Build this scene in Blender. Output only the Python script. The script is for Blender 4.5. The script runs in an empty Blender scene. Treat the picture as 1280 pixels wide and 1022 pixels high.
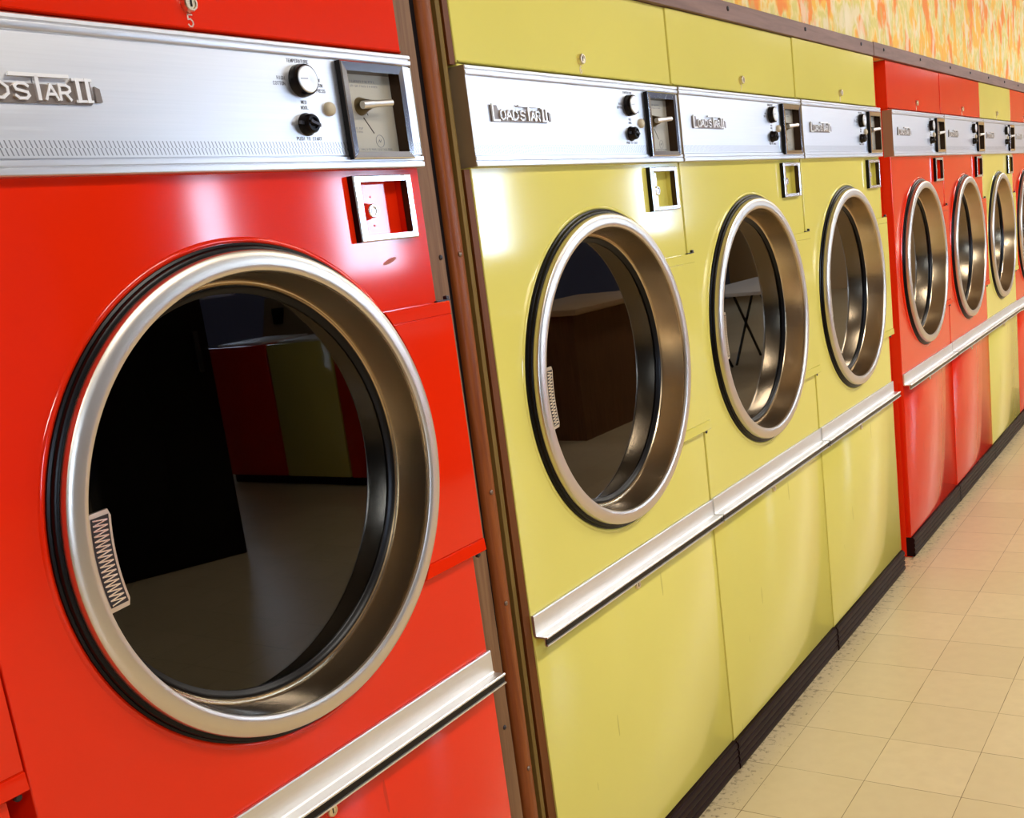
import bpy, bmesh, math, random
from mathutils import Vector, Matrix
random.seed(7)
PI = math.pi
scene = bpy.context.scene
COL = scene.collection
W = 0.80                    # dryer pitch (31.5 in)
TILE = 0.2288               # 9 in floor tile
YC, ZC = 0.406, 1.1085      # centre of the round door on each dryer
Y5 = 2.556                  # start of the far block of dryers

# ------------------------------------------------------------------ materials
def new_mat(name):
    m = bpy.data.materials.new(name); m.use_nodes = True
    nt = m.node_tree
    return m, nt, nt.nodes['Principled BSDF']

def mat(name, col, rough=0.5, metal=0.0, spec=0.5, coat=0.0, coat_rough=0.1, emit=None, emit_s=0.0, noise=0.0, nscale=8.0, rnoise=0.0):
    m, nt, b = new_mat(name)
    c = (*col, 1)
    b.inputs['Base Color'].default_value = c
    b.inputs['Roughness'].default_value = rough
    b.inputs['Metallic'].default_value = metal
    b.inputs['Specular IOR Level'].default_value = spec
    b.inputs['Coat Weight'].default_value = coat
    b.inputs['Coat Roughness'].default_value = coat_rough
    if emit:
        b.inputs['Emission Color'].default_value = (*emit, 1)
        b.inputs['Emission Strength'].default_value = emit_s
    if noise or rnoise:
        tc = nt.nodes.new('ShaderNodeTexCoord')
        nz = nt.nodes.new('ShaderNodeTexNoise'); nz.inputs['Scale'].default_value = nscale; nz.inputs['Detail'].default_value = 5
        nt.links.new(tc.outputs['Object'], nz.inputs['Vector'])
        if noise:
            mp = nt.nodes.new('ShaderNodeMapRange'); mp.inputs['To Min'].default_value = 1 - noise; mp.inputs['To Max'].default_value = 1 + noise
            nt.links.new(nz.outputs['Fac'], mp.inputs['Value'])
            mx = nt.nodes.new('ShaderNodeVectorMath'); mx.operation = 'SCALE'
            mx.inputs[0].default_value = col
            nt.links.new(mp.outputs['Result'], mx.inputs['Scale'])
            nt.links.new(mx.outputs['Vector'], b.inputs['Base Color'])
        if rnoise:
            mr = nt.nodes.new('ShaderNodeMapRange'); mr.inputs['To Min'].default_value = max(0, rough - rnoise); mr.inputs['To Max'].default_value = rough + rnoise
            nt.links.new(nz.outputs['Fac'], mr.inputs['Value'])
            nt.links.new(mr.outputs['Result'], b.inputs['Roughness'])
    return m

def M(nt, op, a, b=None, c=None):
    n = nt.nodes.new('ShaderNodeMath'); n.operation = op
    for i, v in enumerate((a, b, c)):
        if v is None: continue
        if isinstance(v, (int, float)): n.inputs[i].default_value = v
        else: nt.links.new(v, n.inputs[i])
    return n.outputs[0]

def mixc(nt, fac, a, b):
    n = nt.nodes.new('ShaderNodeMix'); n.data_type = 'RGBA'
    for key, v in (('A', a), ('B', b)):
        s = [i for i in n.inputs if i.name == key and i.type == 'RGBA'][0]
        if isinstance(v, tuple): s.default_value = (*v, 1)
        else: nt.links.new(v, s)
    f = n.inputs[0]
    if isinstance(fac, (int, float)): f.default_value = fac
    else: nt.links.new(fac, f)
    return [o for o in n.outputs if o.type == 'RGBA'][0]

PR = 0.085
def paint(name, col, dirt):
    """baked enamel: semi-gloss, a few scratches and specks low down"""
    m, nt, b = new_mat(name)
    tc = nt.nodes.new('ShaderNodeTexCoord')
    nz = nt.nodes.new('ShaderNodeTexNoise'); nz.inputs['Scale'].default_value = 3.0; nz.inputs['Detail'].default_value = 4
    nt.links.new(tc.outputs['Object'], nz.inputs['Vector'])
    c1 = mixc(nt, nz.outputs['Fac'], tuple(x * 0.93 for x in col), tuple(min(1, x * 1.06) for x in col))
    # short vertical scratches
    mp = nt.nodes.new('ShaderNodeMapping'); mp.inputs['Scale'].default_value = (60, 60, 7); mp.inputs['Rotation'].default_value = (0.25, 0, 0)
    nt.links.new(tc.outputs['Object'], mp.inputs['Vector'])
    n2 = nt.nodes.new('ShaderNodeTexNoise'); n2.inputs['Scale'].default_value = 1.0; n2.inputs['Detail'].default_value = 1
    nt.links.new(mp.outputs['Vector'], n2.inputs['Vector'])
    sc = M(nt, 'GREATER_THAN', n2.outputs['Fac'], 0.775)
    c2 = mixc(nt, M(nt, 'MULTIPLY', sc, 0.35), c1, dirt)
    nt.links.new(c2, b.inputs['Base Color'])
    b.inputs['Roughness'].default_value = PR
    b.inputs['Specular IOR Level'].default_value = 0.42
    # orange-peel of the enamel
    n3 = nt.nodes.new('ShaderNodeTexNoise'); n3.inputs['Scale'].default_value = 5.0; n3.inputs['Detail'].default_value = 2
    nt.links.new(tc.outputs['Object'], n3.inputs['Vector'])
    bp = nt.nodes.new('ShaderNodeBump'); bp.inputs['Strength'].default_value = 0.008; bp.inputs['Distance'].default_value = 0.02
    nt.links.new(n3.outputs['Fac'], bp.inputs['Height'])
    nt.links.new(bp.outputs['Normal'], b.inputs['Normal'])
    return m

RED = paint('red_enamel', (0.74, 0.020, 0.002), (0.25, 0.01, 0.004))
YEL = paint('yellow_enamel', (0.70, 0.61, 0.135), (0.22, 0.17, 0.04))

def brushed(name, col, rough, band=False):
    m, nt, b = new_mat(name)
    b.inputs['Metallic'].default_value = 1.0
    tc = nt.nodes.new('ShaderNodeTexCoord')
    mp = nt.nodes.new('ShaderNodeMapping'); mp.inputs['Scale'].default_value = (3, 5, 420)
    nt.links.new(tc.outputs['Object'], mp.inputs['Vector'])
    nz = nt.nodes.new('ShaderNodeTexNoise'); nz.inputs['Scale'].default_value = 1.0; nz.inputs['Detail'].default_value = 3
    nt.links.new(mp.outputs['Vector'], nz.inputs['Vector'])
    base = mixc(nt, nz.outputs['Fac'], tuple(x * 0.93 for x in col), tuple(min(1, x * 1.05) for x in col))
    if band:
        # two rows of engraved slanted strokes along the foot of the console
        sp = nt.nodes.new('ShaderNodeSeparateXYZ'); nt.links.new(tc.outputs['Object'], sp.inputs[0])
        y, z = sp.outputs['Y'], sp.outputs['Z']
        inb = M(nt, 'MULTIPLY', M(nt, 'GREATER_THAN', z, 1.5430), M(nt, 'LESS_THAN', z, 1.5590))
        inb = M(nt, 'MULTIPLY', inb, M(nt, 'GREATER_THAN', sp.outputs['X'], 0.010))
        up = M(nt, 'GREATER_THAN', z, 1.5510)
        ph = M(nt, 'ADD', M(nt, 'DIVIDE', M(nt, 'ADD', y, M(nt, 'MULTIPLY', z, 0.30)), 0.0056), M(nt, 'MULTIPLY', up, 0.5))
        line = M(nt, 'LESS_THAN', M(nt, 'FRACT', ph), 0.27)
        base = mixc(nt, M(nt, 'MULTIPLY', M(nt, 'MULTIPLY', inb, line), 0.75), base, (0.12, 0.12, 0.13))
    nt.links.new(base, b.inputs['Base Color'])
    mr = nt.nodes.new('ShaderNodeMapRange'); mr.inputs['To Min'].default_value = rough - 0.05; mr.inputs['To Max'].default_value = rough + 0.07
    nt.links.new(nz.outputs['Fac'], mr.inputs['Value']); nt.links.new(mr.outputs['Result'], b.inputs['Roughness'])
    return m

ALU = brushed('brushed_aluminium', (0.74, 0.74, 0.755), 0.36, band=True)
RAILALU = brushed('satin_aluminium_rail', (0.80, 0.79, 0.77), 0.40)
STEEL = mat('satin_steel', (0.66, 0.60, 0.52), 0.34, 1.0)
CONE = mat('polished_steel_throat', (0.52, 0.42, 0.285), 0.235, 1.0)
CHROME = mat('chrome', (0.86, 0.86, 0.88), 0.10, 1.0)
FRAME = mat('polished_frame', (0.88, 0.87, 0.88), 0.25, 1.0)
BADGE = mat('badge_chrome', (0.90, 0.87, 0.84), 0.38, 1.0)
BADGEB = mat('badge_ground', (0.24, 0.20, 0.175), 0.40, 1.0)
BLACK = mat('black_rubber_and_side_shade', (0.004, 0.003, 0.003), 0.30, spec=0.18)
WELL = mat('recess_shade_metal', (0.045, 0.024, 0.012), 0.25, 0.4, spec=0.3)  # recess shade put into the colour of the frames' inner walls
BLACKP = mat('black_plastic', (0.006, 0.004, 0.004), 0.22, spec=0.22)
DARKLINE = mat('dark_joint', (0.02, 0.015, 0.012), 0.7)
PRINT = mat('grey_print', (0.20, 0.20, 0.21), 0.6)
CREAM = mat('cream_print', (0.85, 0.70, 0.55), 0.6)
BRASS = mat('lock_nickel', (0.80, 0.70, 0.52), 0.28, 1.0)
BEIGE = mat('beige_button', (0.52, 0.44, 0.30), 0.30)
PLATE = mat('coin_plate', (0.42, 0.38, 0.30), 0.5, 0.3)
BRONZE = mat('bronze_handle', (0.26, 0.20, 0.11), 0.30, 1.0)
SIDE = mat('console_end_tan', (0.30, 0.22, 0.12), 0.5)
DRUM = mat('dark_drum_metal', (0.008, 0.006, 0.005), 0.6, spec=0.1)
KICK = mat('dark_brown_kick_strip', (0.016, 0.006, 0.006), 0.42, spec=0.10, noise=0.4, nscale=14)
SCREWM = mat('dark_screw', (0.05, 0.045, 0.05), 0.35, 0.8)
FIXW = mat('fixture_white', (0.8, 0.8, 0.78), 0.5)
WALLD = mat('dark_panelling', (0.075, 0.04, 0.022), 0.6, noise=0.2, nscale=3)
WALLW = mat('blue_grey_painted_plaster', (0.12, 0.155, 0.34), 0.85, noise=0.05, nscale=3)
CEILM = mat('ceiling_tile', (0.26, 0.20, 0.14), 0.9, noise=0.05, nscale=5)

def glass_mat():
    m = bpy.data.materials.new('tinted_door_glass'); m.use_nodes = True
    nt = m.node_tree; nt.nodes.clear()
    out = nt.nodes.new('ShaderNodeOutputMaterial')
    tr = nt.nodes.new('ShaderNodeBsdfTransparent'); tr.inputs['Color'].default_value = (0.22, 0.20, 0.19, 1)
    gl = nt.nodes.new('ShaderNodeBsdfGlossy'); gl.inputs['Roughness'].default_value = 0.012
    gl.inputs['Color'].default_value = (1.0, 0.96, 0.95, 1)
    fr = nt.nodes.new('ShaderNodeFresnel'); fr.inputs['IOR'].default_value = 1.5
    mx = nt.nodes.new('ShaderNodeMixShader')
    nt.links.new(fr.outputs[0], mx.inputs[0]); nt.links.new(tr.outputs[0], mx.inputs[1]); nt.links.new(gl.outputs[0], mx.inputs[2])
    nt.links.new(mx.outputs[0], out.inputs['Surface'])
    return m
GLASS = glass_mat()

def wood(name, a, b_, scale=(40, 40, 2.5), rough=0.45, contrast=0.5):
    m, nt, b = new_mat(name)
    tc = nt.nodes.new('ShaderNodeTexCoord')
    mp = nt.nodes.new('ShaderNodeMapping'); mp.inputs['Scale'].default_value = scale
    nt.links.new(tc.outputs['Object'], mp.inputs['Vector'])
    nz = nt.nodes.new('ShaderNodeTexNoise'); nz.inputs['Scale'].default_value = 1.6; nz.inputs['Detail'].default_value = 8; nz.inputs['Roughness'].default_value = 0.65
    nz.inputs['Distortion'].default_value = 0.6
    nt.links.new(mp.outputs['Vector'], nz.inputs['Vector'])
    cr = nt.nodes.new('ShaderNodeValToRGB')
    cr.color_ramp.elements[0].position = 0.5 - contrast / 2; cr.color_ramp.elements[0].color = (*a, 1)
    cr.color_ramp.elements[1].position = 0.5 + contrast / 2; cr.color_ramp.elements[1].color = (*b_, 1)
    nt.links.new(nz.outputs['Fac'], cr.inputs['Fac']); nt.links.new(cr.outputs['Color'], b.inputs['Base Color'])
    b.inputs['Roughness'].default_value = rough; b.inputs['Specular IOR Level'].default_value = 0.16
    return m
WPLANK = wood('raw_brown_plank', (0.10, 0.043, 0.018), (0.25, 0.13, 0.06))
WPOST = wood('stained_post', (0.12, 0.024, 0.005), (0.30, 0.085, 0.018), rough=0.35)
WMOULD = wood('olive_brown_moulding', (0.15, 0.09, 0.02), (0.27, 0.17, 0.045))
WTRIM = wood('grey_brown_trim', (0.14, 0.075, 0.060), (0.27, 0.155, 0.125), scale=(30, 2.0, 30), rough=0.5)
WCOUNT = wood('counter_wood', (0.45, 0.28, 0.14), (0.62, 0.44, 0.26), scale=(3, 20, 20))

def wallpaper():
    m, nt, b = new_mat('floral_wallpaper')
    tc = nt.nodes.new('ShaderNodeTexCoord')
    def nz(sc, detail, mscale, off=0):
        mp = nt.nodes.new('ShaderNodeMapping'); mp.inputs['Scale'].default_value = mscale; mp.inputs['Location'].default_value = (off, off, off)
        nt.links.new(tc.outputs['Object'], mp.inputs['Vector'])
        n = nt.nodes.new('ShaderNodeTexNoise'); n.inputs['Scale'].default_value = sc; n.inputs['Detail'].default_value = detail
        nt.links.new(mp.outputs['Vector'], n.inputs['Vector']); return n.outputs['Fac']
    f1 = nz(7.0, 3, (1, 1, 0.75))
    f2 = nz(11, 5, (1, 1, 0.7), 5.3)
    f3 = nz(13, 4, (1, 1, 0.6), 9.1)
    f4 = nz(24, 3, (1, 1, 0.5), 2.2)
    cr = nt.nodes.new('ShaderNodeValToRGB')
    els = cr.color_ramp.elements
    els[0].position = 0.36; els[0].color = (0.76, 0.62, 0.34, 1)
    els[1].position = 0.66; els[1].color = (0.85, 0.42, 0.04, 1)
    for p, c in ((0.45, (0.66, 0.54, 0.12, 1)), (0.50, (0.80, 0.62, 0.24, 1)), (0.56, (0.84, 0.44, 0.03, 1))):
        e = els.new(p); e.color = c
    nt.links.new(f2, cr.inputs['Fac'])
    base = cr.outputs['Color']
    mo = nt.nodes.new('ShaderNodeMapRange'); mo.inputs['From Min'].default_value = 0.54; mo.inputs['From Max'].default_value = 0.60
    nt.links.new(f1, mo.inputs['Value'])
    c1 = mixc(nt, mo.outputs['Result'], base, (0.84, 0.23, 0.012))
    mw = nt.nodes.new('ShaderNodeMapRange'); mw.inputs['From Min'].default_value = 0.56; mw.inputs['From Max'].default_value = 0.63
    nt.links.new(f3, mw.inputs['Value'])
    c2 = mixc(nt, M(nt, 'MULTIPLY', mw.outputs['Result'], 0.65), c1, (0.80, 0.68, 0.46))
    mg = nt.nodes.new('ShaderNodeMapRange'); mg.inputs['From Min'].default_value = 0.57; mg.inputs['From Max'].default_value = 0.66
    nt.links.new(f4, mg.inputs['Value'])
    c3 = mixc(nt, M(nt, 'MULTIPLY', mg.outputs['Result'], 0.4), c2, (0.52, 0.48, 0.12))
    nt.links.new(c3, b.inputs['Base Color'])
    b.inputs['Roughness'].default_value = 0.7
    return m
PAPER = wallpaper()

def floor_mat():
    m, nt, b = new_mat('vinyl_floor_tiles')
    tc = nt.nodes.new('ShaderNodeTexCoord')
    sp = nt.nodes.new('ShaderNodeSeparateXYZ'); nt.links.new(tc.outputs['Object'], sp.inputs[0])
    wob = nt.nodes.new('ShaderNodeTexNoise'); wob.inputs['Scale'].default_value = 9; nt.links.new(tc.outputs['Object'], wob.inputs['Vector'])
    gx = M(nt, 'DIVIDE', M(nt, 'ADD', sp.outputs['X'], 10 * TILE - 0.0898), TILE)
    gy = M(nt, 'DIVIDE', M(nt, 'ADD', sp.outputs['Y'], 60 * TILE - 0.8515), TILE)
    def edge(g):
        f = M(nt, 'FRACT', g)
        return M(nt, 'MINIMUM', f, M(nt, 'SUBTRACT', 1.0, f))
    dd = M(nt, 'MINIMUM', edge(gx), edge(gy))
    wd = M(nt, 'MULTIPLY', wob.outputs['Fac'], 0.0085)
    line = nt.nodes.new('ShaderNodeMapRange'); line.inputs['To Min'].default_value = 1; line.inputs['To Max'].default_value = 0
    nt.links.new(dd, line.inputs['Value']); nt.links.new(M(nt, 'MULTIPLY', wd, 0.35), line.inputs['From Min']); nt.links.new(wd, line.inputs['From Max'])
    # each tile its own tone
    cv = nt.nodes.new('ShaderNodeCombineXYZ'); nt.links.new(M(nt, 'FLOOR', gx), cv.inputs[0]); nt.links.new(M(nt, 'FLOOR', gy), cv.inputs[1])
    wn = nt.nodes.new('ShaderNodeTexWhiteNoise'); wn.noise_dimensions = '2D'; nt.links.new(cv.outputs[0], wn.inputs['Vector'])
    tone = mixc(nt, wn.outputs['Value'], (0.62, 0.50, 0.29), (0.69, 0.56, 0.335))
    mo = nt.nodes.new('ShaderNodeTexNoise'); mo.inputs['Scale'].default_value = 26; mo.inputs['Detail'].default_value = 6
    nt.links.new(tc.outputs['Object'], mo.inputs['Vector'])
    mot = nt.nodes.new('ShaderNodeMapRange'); mot.inputs['From Min'].default_value = 0.35; mot.inputs['From Max'].default_value = 0.7; mot.inputs['To Max'].default_value = 0.35
    nt.links.new(mo.outputs['Fac'], mot.inputs['Value'])
    c1 = mixc(nt, mot.outputs['Result'], tone, (0.57, 0.45, 0.26))
    c2 = mixc(nt, line.outputs['Result'], c1, (0.13, 0.07, 0.02))
    # grime that gathers in specks along the kick strips
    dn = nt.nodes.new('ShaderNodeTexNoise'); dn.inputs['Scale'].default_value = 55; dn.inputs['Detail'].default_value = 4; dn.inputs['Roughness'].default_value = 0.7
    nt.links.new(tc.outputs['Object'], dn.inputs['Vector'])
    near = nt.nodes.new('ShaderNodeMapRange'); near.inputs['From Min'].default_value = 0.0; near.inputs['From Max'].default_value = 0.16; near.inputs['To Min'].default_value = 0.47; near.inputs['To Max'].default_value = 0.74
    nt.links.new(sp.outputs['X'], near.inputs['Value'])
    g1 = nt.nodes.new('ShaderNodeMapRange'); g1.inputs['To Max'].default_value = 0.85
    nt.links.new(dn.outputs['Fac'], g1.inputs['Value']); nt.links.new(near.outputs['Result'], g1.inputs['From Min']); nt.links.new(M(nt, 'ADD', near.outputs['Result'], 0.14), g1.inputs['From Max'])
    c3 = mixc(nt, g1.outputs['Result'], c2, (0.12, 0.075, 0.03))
    nt.links.new(c3, b.inputs['Base Color'])
    b.inputs['Roughness'].default_value = 0.33
    b.inputs['Specular IOR Level'].default_value = 0.45
    return m
FLOORM = floor_mat()

# ------------------------------------------------------------------ mesh helpers
def finish(name, bm, m, parent=None, smooth=None, loc=(0, 0, 0), label=None):
    bmesh.ops.recalc_face_normals(bm, faces=bm.faces[:])
    me = bpy.data.meshes.new(name); bm.to_mesh(me); bm.free()
    for x in (m if isinstance(m, (list, tuple)) else [m]): me.materials.append(x)
    if smooth is not None:
        me.polygons.foreach_set('use_smooth', [True] * len(me.polygons))
        me.set_sharp_from_angle(angle=math.radians(smooth))
    o = bpy.data.objects.new(name, me); COL.objects.link(o)
    o.location = loc
    if parent: o.parent = parent
    if label: o['label'] = label
    return o

def box(bm, x0, x1, y0, y1, z0, z1, bev=0.0, mi=0):
    r = bmesh.ops.create_cube(bm, size=1)
    vs = r['verts']
    bmesh.ops.transform(bm, matrix=Matrix.Translation(((x0 + x1) / 2, (y0 + y1) / 2, (z0 + z1) / 2)) @ Matrix.Diagonal((x1 - x0, y1 - y0, z1 - z0, 1)), verts=vs)
    fs = {f for v in vs for f in v.link_faces}
    if bev:
        es = list({e for v in vs for e in v.link_edges})
        r2 = bmesh.ops.bevel(bm, geom=es, offset=bev, segments=2, affect='EDGES', profile=0.5)
        fs |= set(r2['faces'])
    for f in fs:
        if f.is_valid: f.material_index = mi

def quad(bm, pts, mi=0):
    f = bm.faces.new([bm.verts.new(p) for p in pts]); f.material_index = mi; return f

def extrude_xz(bm, prof, y0, y1, closed=True, caps=True, mi=0):
    """profile of (x, z) points swept along y"""
    a = [bm.verts.new((x, y0, z)) for x, z in prof]; b = [bm.verts.new((x, y1, z)) for x, z in prof]
    n = len(prof)
    for i in range(n if closed else n - 1):
        j = (i + 1) % n
        bm.faces.new((a[i], a[j], b[j], b[i])).material_index = mi
    if caps and closed:
        bm.faces.new(a).material_index = mi; bm.faces.new(b[::-1]).material_index = mi

def prism_x(bm, pts, x0, x1, mi=0):
    """polygon of (y, z) points swept along x"""
    a = [bm.verts.new((x0, y, z)) for y, z in pts]; b = [bm.verts.new((x1, y, z)) for y, z in pts]
    n = len(pts)
    for i in range(n):
        j = (i + 1) % n
        bm.faces.new((a[i], a[j], b[j], b[i])).material_index = mi
    bm.faces.new(a[::-1]).material_index = mi; bm.faces.new(b).material_index = mi

def lathe(bm, prof, cy, cz, seg=96, closed=False):
    """profile of (r, x) turned about the x axis through (cy, cz); r = 0 closes it"""
    rings = []
    for r, x in prof:
        if r < 1e-6: rings.append([bm.verts.new((x, cy, cz))])
        else: rings.append([bm.verts.new((x, cy + r * math.cos(2 * PI * k / seg), cz + r * math.sin(2 * PI * k / seg))) for k in range(seg)])
    pairs = list(zip(rings, rings[1:])) + ([(rings[-1], rings[0])] if closed else [])
    for A, B in pairs:
        for k in range(seg):
            j = (k + 1) % seg
            a = [A[k], A[j]] if len(A) > 1 else [A[0]]
            b = [B[j], B[k]] if len(B) > 1 else [B[0]]
            if len(a) + len(b) > 2: bm.faces.new(a + b)

def stroke(bm, pts, w, x0, x1):
    """a raised line of width w through (y, z) points"""
    for (ya, za), (yb, zb) in zip(pts, pts[1:]):
        d = Vector((yb - ya, zb - za)); L = d.length
        if L < 1e-7: continue
        d /= L; n = Vector((-d.y, d.x)) * w / 2; e = d * w * 0.35
        prism_x(bm, [(ya - e.x + n.x, za - e.y + n.y), (ya - e.x - n.x, za - e.y - n.y), (yb + e.x - n.x, zb + e.y - n.y), (yb + e.x + n.x, zb + e.y + n.y)], x0, x1)

GLYPH = {  # strokes in a unit box (width 0..1, height 0..1)
    'A': [[(0, 0), (.5, 1), (1, 0)], [(.2, .35), (.8, .35)]],
    'C': [[(1, .85), (.7, 1), (.3, 1), (0, .75), (0, .25), (.3, 0), (.7, 0), (1, .15)]],
    'D': [[(0, 0), (0, 1), (.6, 1), (1, .7), (1, .3), (.6, 0), (0, 0)]],
    'E': [[(1, 1), (0, 1), (0, 0), (1, 0)], [(0, .52), (.8, .52)]],
    'G': [[(1, .85), (.7, 1), (.3, 1), (0, .75), (0, .25), (.3, 0), (.7, 0), (1, .2), (1, .5), (.6, .5)]],
    'H': [[(0, 0), (0, 1)], [(1, 0), (1, 1)], [(0, .5), (1, .5)]],
    'I': [[(.5, 0), (.5, 1)]],
    'L': [[(0, 1), (0, 0), (1, 0)]],
    'M': [[(0, 0), (0, 1), (.5, .3), (1, 1), (1, 0)]],
    'N': [[(0, 0), (0, 1), (1, 0), (1, 1)]],
    'O': [[(.3, 0), (0, .28), (0, .72), (.3, 1), (.7, 1), (1, .72), (1, .28), (.7, 0), (.3, 0)]],
    'P': [[(0, 0), (0, 1), (.7, 1), (1, .85), (1, .62), (.7, .47), (0, .47)]],
    'R': [[(0, 0), (0, 1), (.7, 1), (1, .85), (1, .62), (.7, .47), (0, .47)], [(.5, .47), (1, 0)]],
    'S': [[(1, .82), (.75, 1), (.25, 1), (0, .8), (.1, .58), (.9, .42), (1, .2), (.75, 0), (.25, 0), (0, .18)]],
    'T': [[(0, 1), (1, 1)], [(.5, 1), (.5, 0)]],
    'U': [[(0, 1), (0, .25), (.3, 0), (.7, 0), (1, .25), (1, 1)]],
    'W': [[(0, 1), (.25, 0), (.5, .7), (.75, 0), (1, 1)]],
    '1': [[(.2, .78), (.55, 1), (.55, 0)]],
    '0': [[(.3, 0), (0, .28), (0, .72), (.3, 1), (.7, 1), (1, .72), (1, .28), (.7, 0), (.3, 0)]],
    '2': [[(0, .8), (.3, 1), (.7, 1), (1, .75), (.9, .5), (0, 0), (1, 0)]],
    '5': [[(.95, 1), (.1, 1), (.05, .58), (.55, .64), (.95, .45), (1, .22), (.7, 0), (.25, 0), (0, .15)]],
    '6': [[(.9, .95), (.5, 1), (.1, .7), (0, .3), (.3, 0), (.7, 0), (1, .28), (.7, .55), (.3, .52), (.02, .3)]],
    '7': [[(0, 1), (1, 1), (.4, 0)]],
    '8': [[(.5, .54), (.1, .7), (.15, .92), (.5, 1), (.85, .92), (.9, .7), (.5, .54), (0, .32), (.1, .06), (.5, 0), (.9, .06), (1, .32), (.5, .54)]],
    '9': [[(.1, .05), (.5, 0), (.9, .3), (1, .7), (.7, 1), (.3, 1), (0, .72), (.3, .45), (.7, .48), (.98, .7)]],
}
def write(bm, txt, y, z, h, x0, x1, w=None, sp=None, sw=None):
    """letters starting at y with their feet at z"""
    w = w or h * 0.6; sp = sp or h * 0.28; sw = sw or h * 0.16
    for ch in txt:
        if ch == ' ': y += w + sp; continue
        for st in GLYPH[ch]:
            stroke(bm, [(y + a * w, z + b * h) for a, b in st], sw, x0, x1)
        y += w + sp
    return y
def width(txt, h, w=None, sp=None):
    w = w or h * 0.6; sp = sp or h * 0.28
    return len(txt) * (w + sp) - sp

# ------------------------------------------------------------------ scene helpers
def thing(name, label, cat, loc=(0, 0, 0), group=None, rz=0.0):
    o = bpy.data.objects.new(name, None); COL.objects.link(o)
    o.location = loc; o.rotation_euler = (0, 0, rz); o.empty_display_size = 0.1
    o['label'] = label; o['category'] = cat
    if group: o['group'] = group
    return o

def struct(name, bm, m, **k):
    o = finish(name, bm, m, **k); o['kind'] = 'structure'; return o

def copy_tree(o, parent=None):
    c = o.copy(); COL.objects.link(c)
    c.parent = parent
    for ch in list(KIDS.get(o.name, [])): copy_tree(ch, c)
    return c
KIDS = {}
def index_children():
    KIDS.clear()
    for o in bpy.data.objects:
        if o.parent: KIDS.setdefault(o.parent.name, []).append(o)

# ------------------------------------------------------------------ the tumble dryer (x = out of the wall, y = along it, z = up)
HOLE = 0.295
def front_faces(bm, x, rects, hole=None):
    for y0, y1, z0, z1 in rects:
        quad(bm, [(x, y0, z0), (x, y1, z0), (x, y1, z1), (x, y0, z1)])
    if hole:
        cy, cz, r, h = hole; n = 96
        sq, ci = [], []
        for k in range(n):
            t = 2 * PI * (k + 0.5) / n; c, s = math.cos(t), math.sin(t); q = h / max(abs(c), abs(s))
            sq.append((x, cy + c * q, cz + s * q)); ci.append((x, cy + c * r, cz + s * r))
        sv = [bm.verts.new(p) for p in sq]; cv = [bm.verts.new(p) for p in ci]
        for k in range(n):
            j = (k + 1) % n
            bm.faces.new((sv[k], sv[j], cv[j], cv[k]))
            # corner triangles of the square
            (_, ya, za), (_, yb, zb) = sq[k], sq[j]
            if abs(ya - yb) > 1e-6 and abs(za - zb) > 1e-6:
                cyy = cy + math.copysign(h, (ya + yb) / 2 - cy); czz = cz + math.copysign(h, (za + zb) / 2 - cz)
                bm.faces.new((sv[k], bm.verts.new((x, cyy, czz)), sv[j]))
        iv = [bm.verts.new((x - 0.05, p[1], p[2])) for p in ci]
        for k in range(n):
            j = (k + 1) % n
            bm.faces.new((cv[k], cv[j], iv[j], iv[k]))

def shell(bm, z0, z1, y0=0.0012, y1=0.7988, xb=-0.70, r=0.0022, top=True, bottom=True):
    """sides, rounded front corners, back, lid of a sheet-metal box (front face left open)"""
    prof = [(xb, y0)]
    for k in range(5):
        a = PI / 2 * k / 4
        prof.append((-r + r * math.sin(a), y0 + r - r * math.cos(a)))
    left = prof[:]
    right = [(x, y0 + y1 - y) for x, y in prof]
    for pr in (left, right):
        for (xa, ya), (xc, yc) in zip(pr, pr[1:]):
            quad(bm, [(xa, ya, z0), (xc, yc, z0), (xc, yc, z1), (xa, ya, z1)])
    quad(bm, [(xb, y0, z0), (xb, y1, z0), (xb, y1, z1), (xb, y0, z1)])
    ring = left + right[::-1]
    for z, on in ((z0, bottom), (z1, top)):
        if on: bm.faces.new([bm.verts.new((x, y, z)) for x, y in ring])
    return y0 + r, y1 - r

def weld(bm):
    bmesh.ops.remove_doubles(bm, verts=bm.verts[:], dist=1e-5)

RY0, RY1, RZ0, RZ1 = 0.651, 0.754, 1.428, 1.504       # lock recess
ZSPLIT, ZTOP, ZLOW = 1.690, 1.857, 0.690
SQ = 0.31

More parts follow.
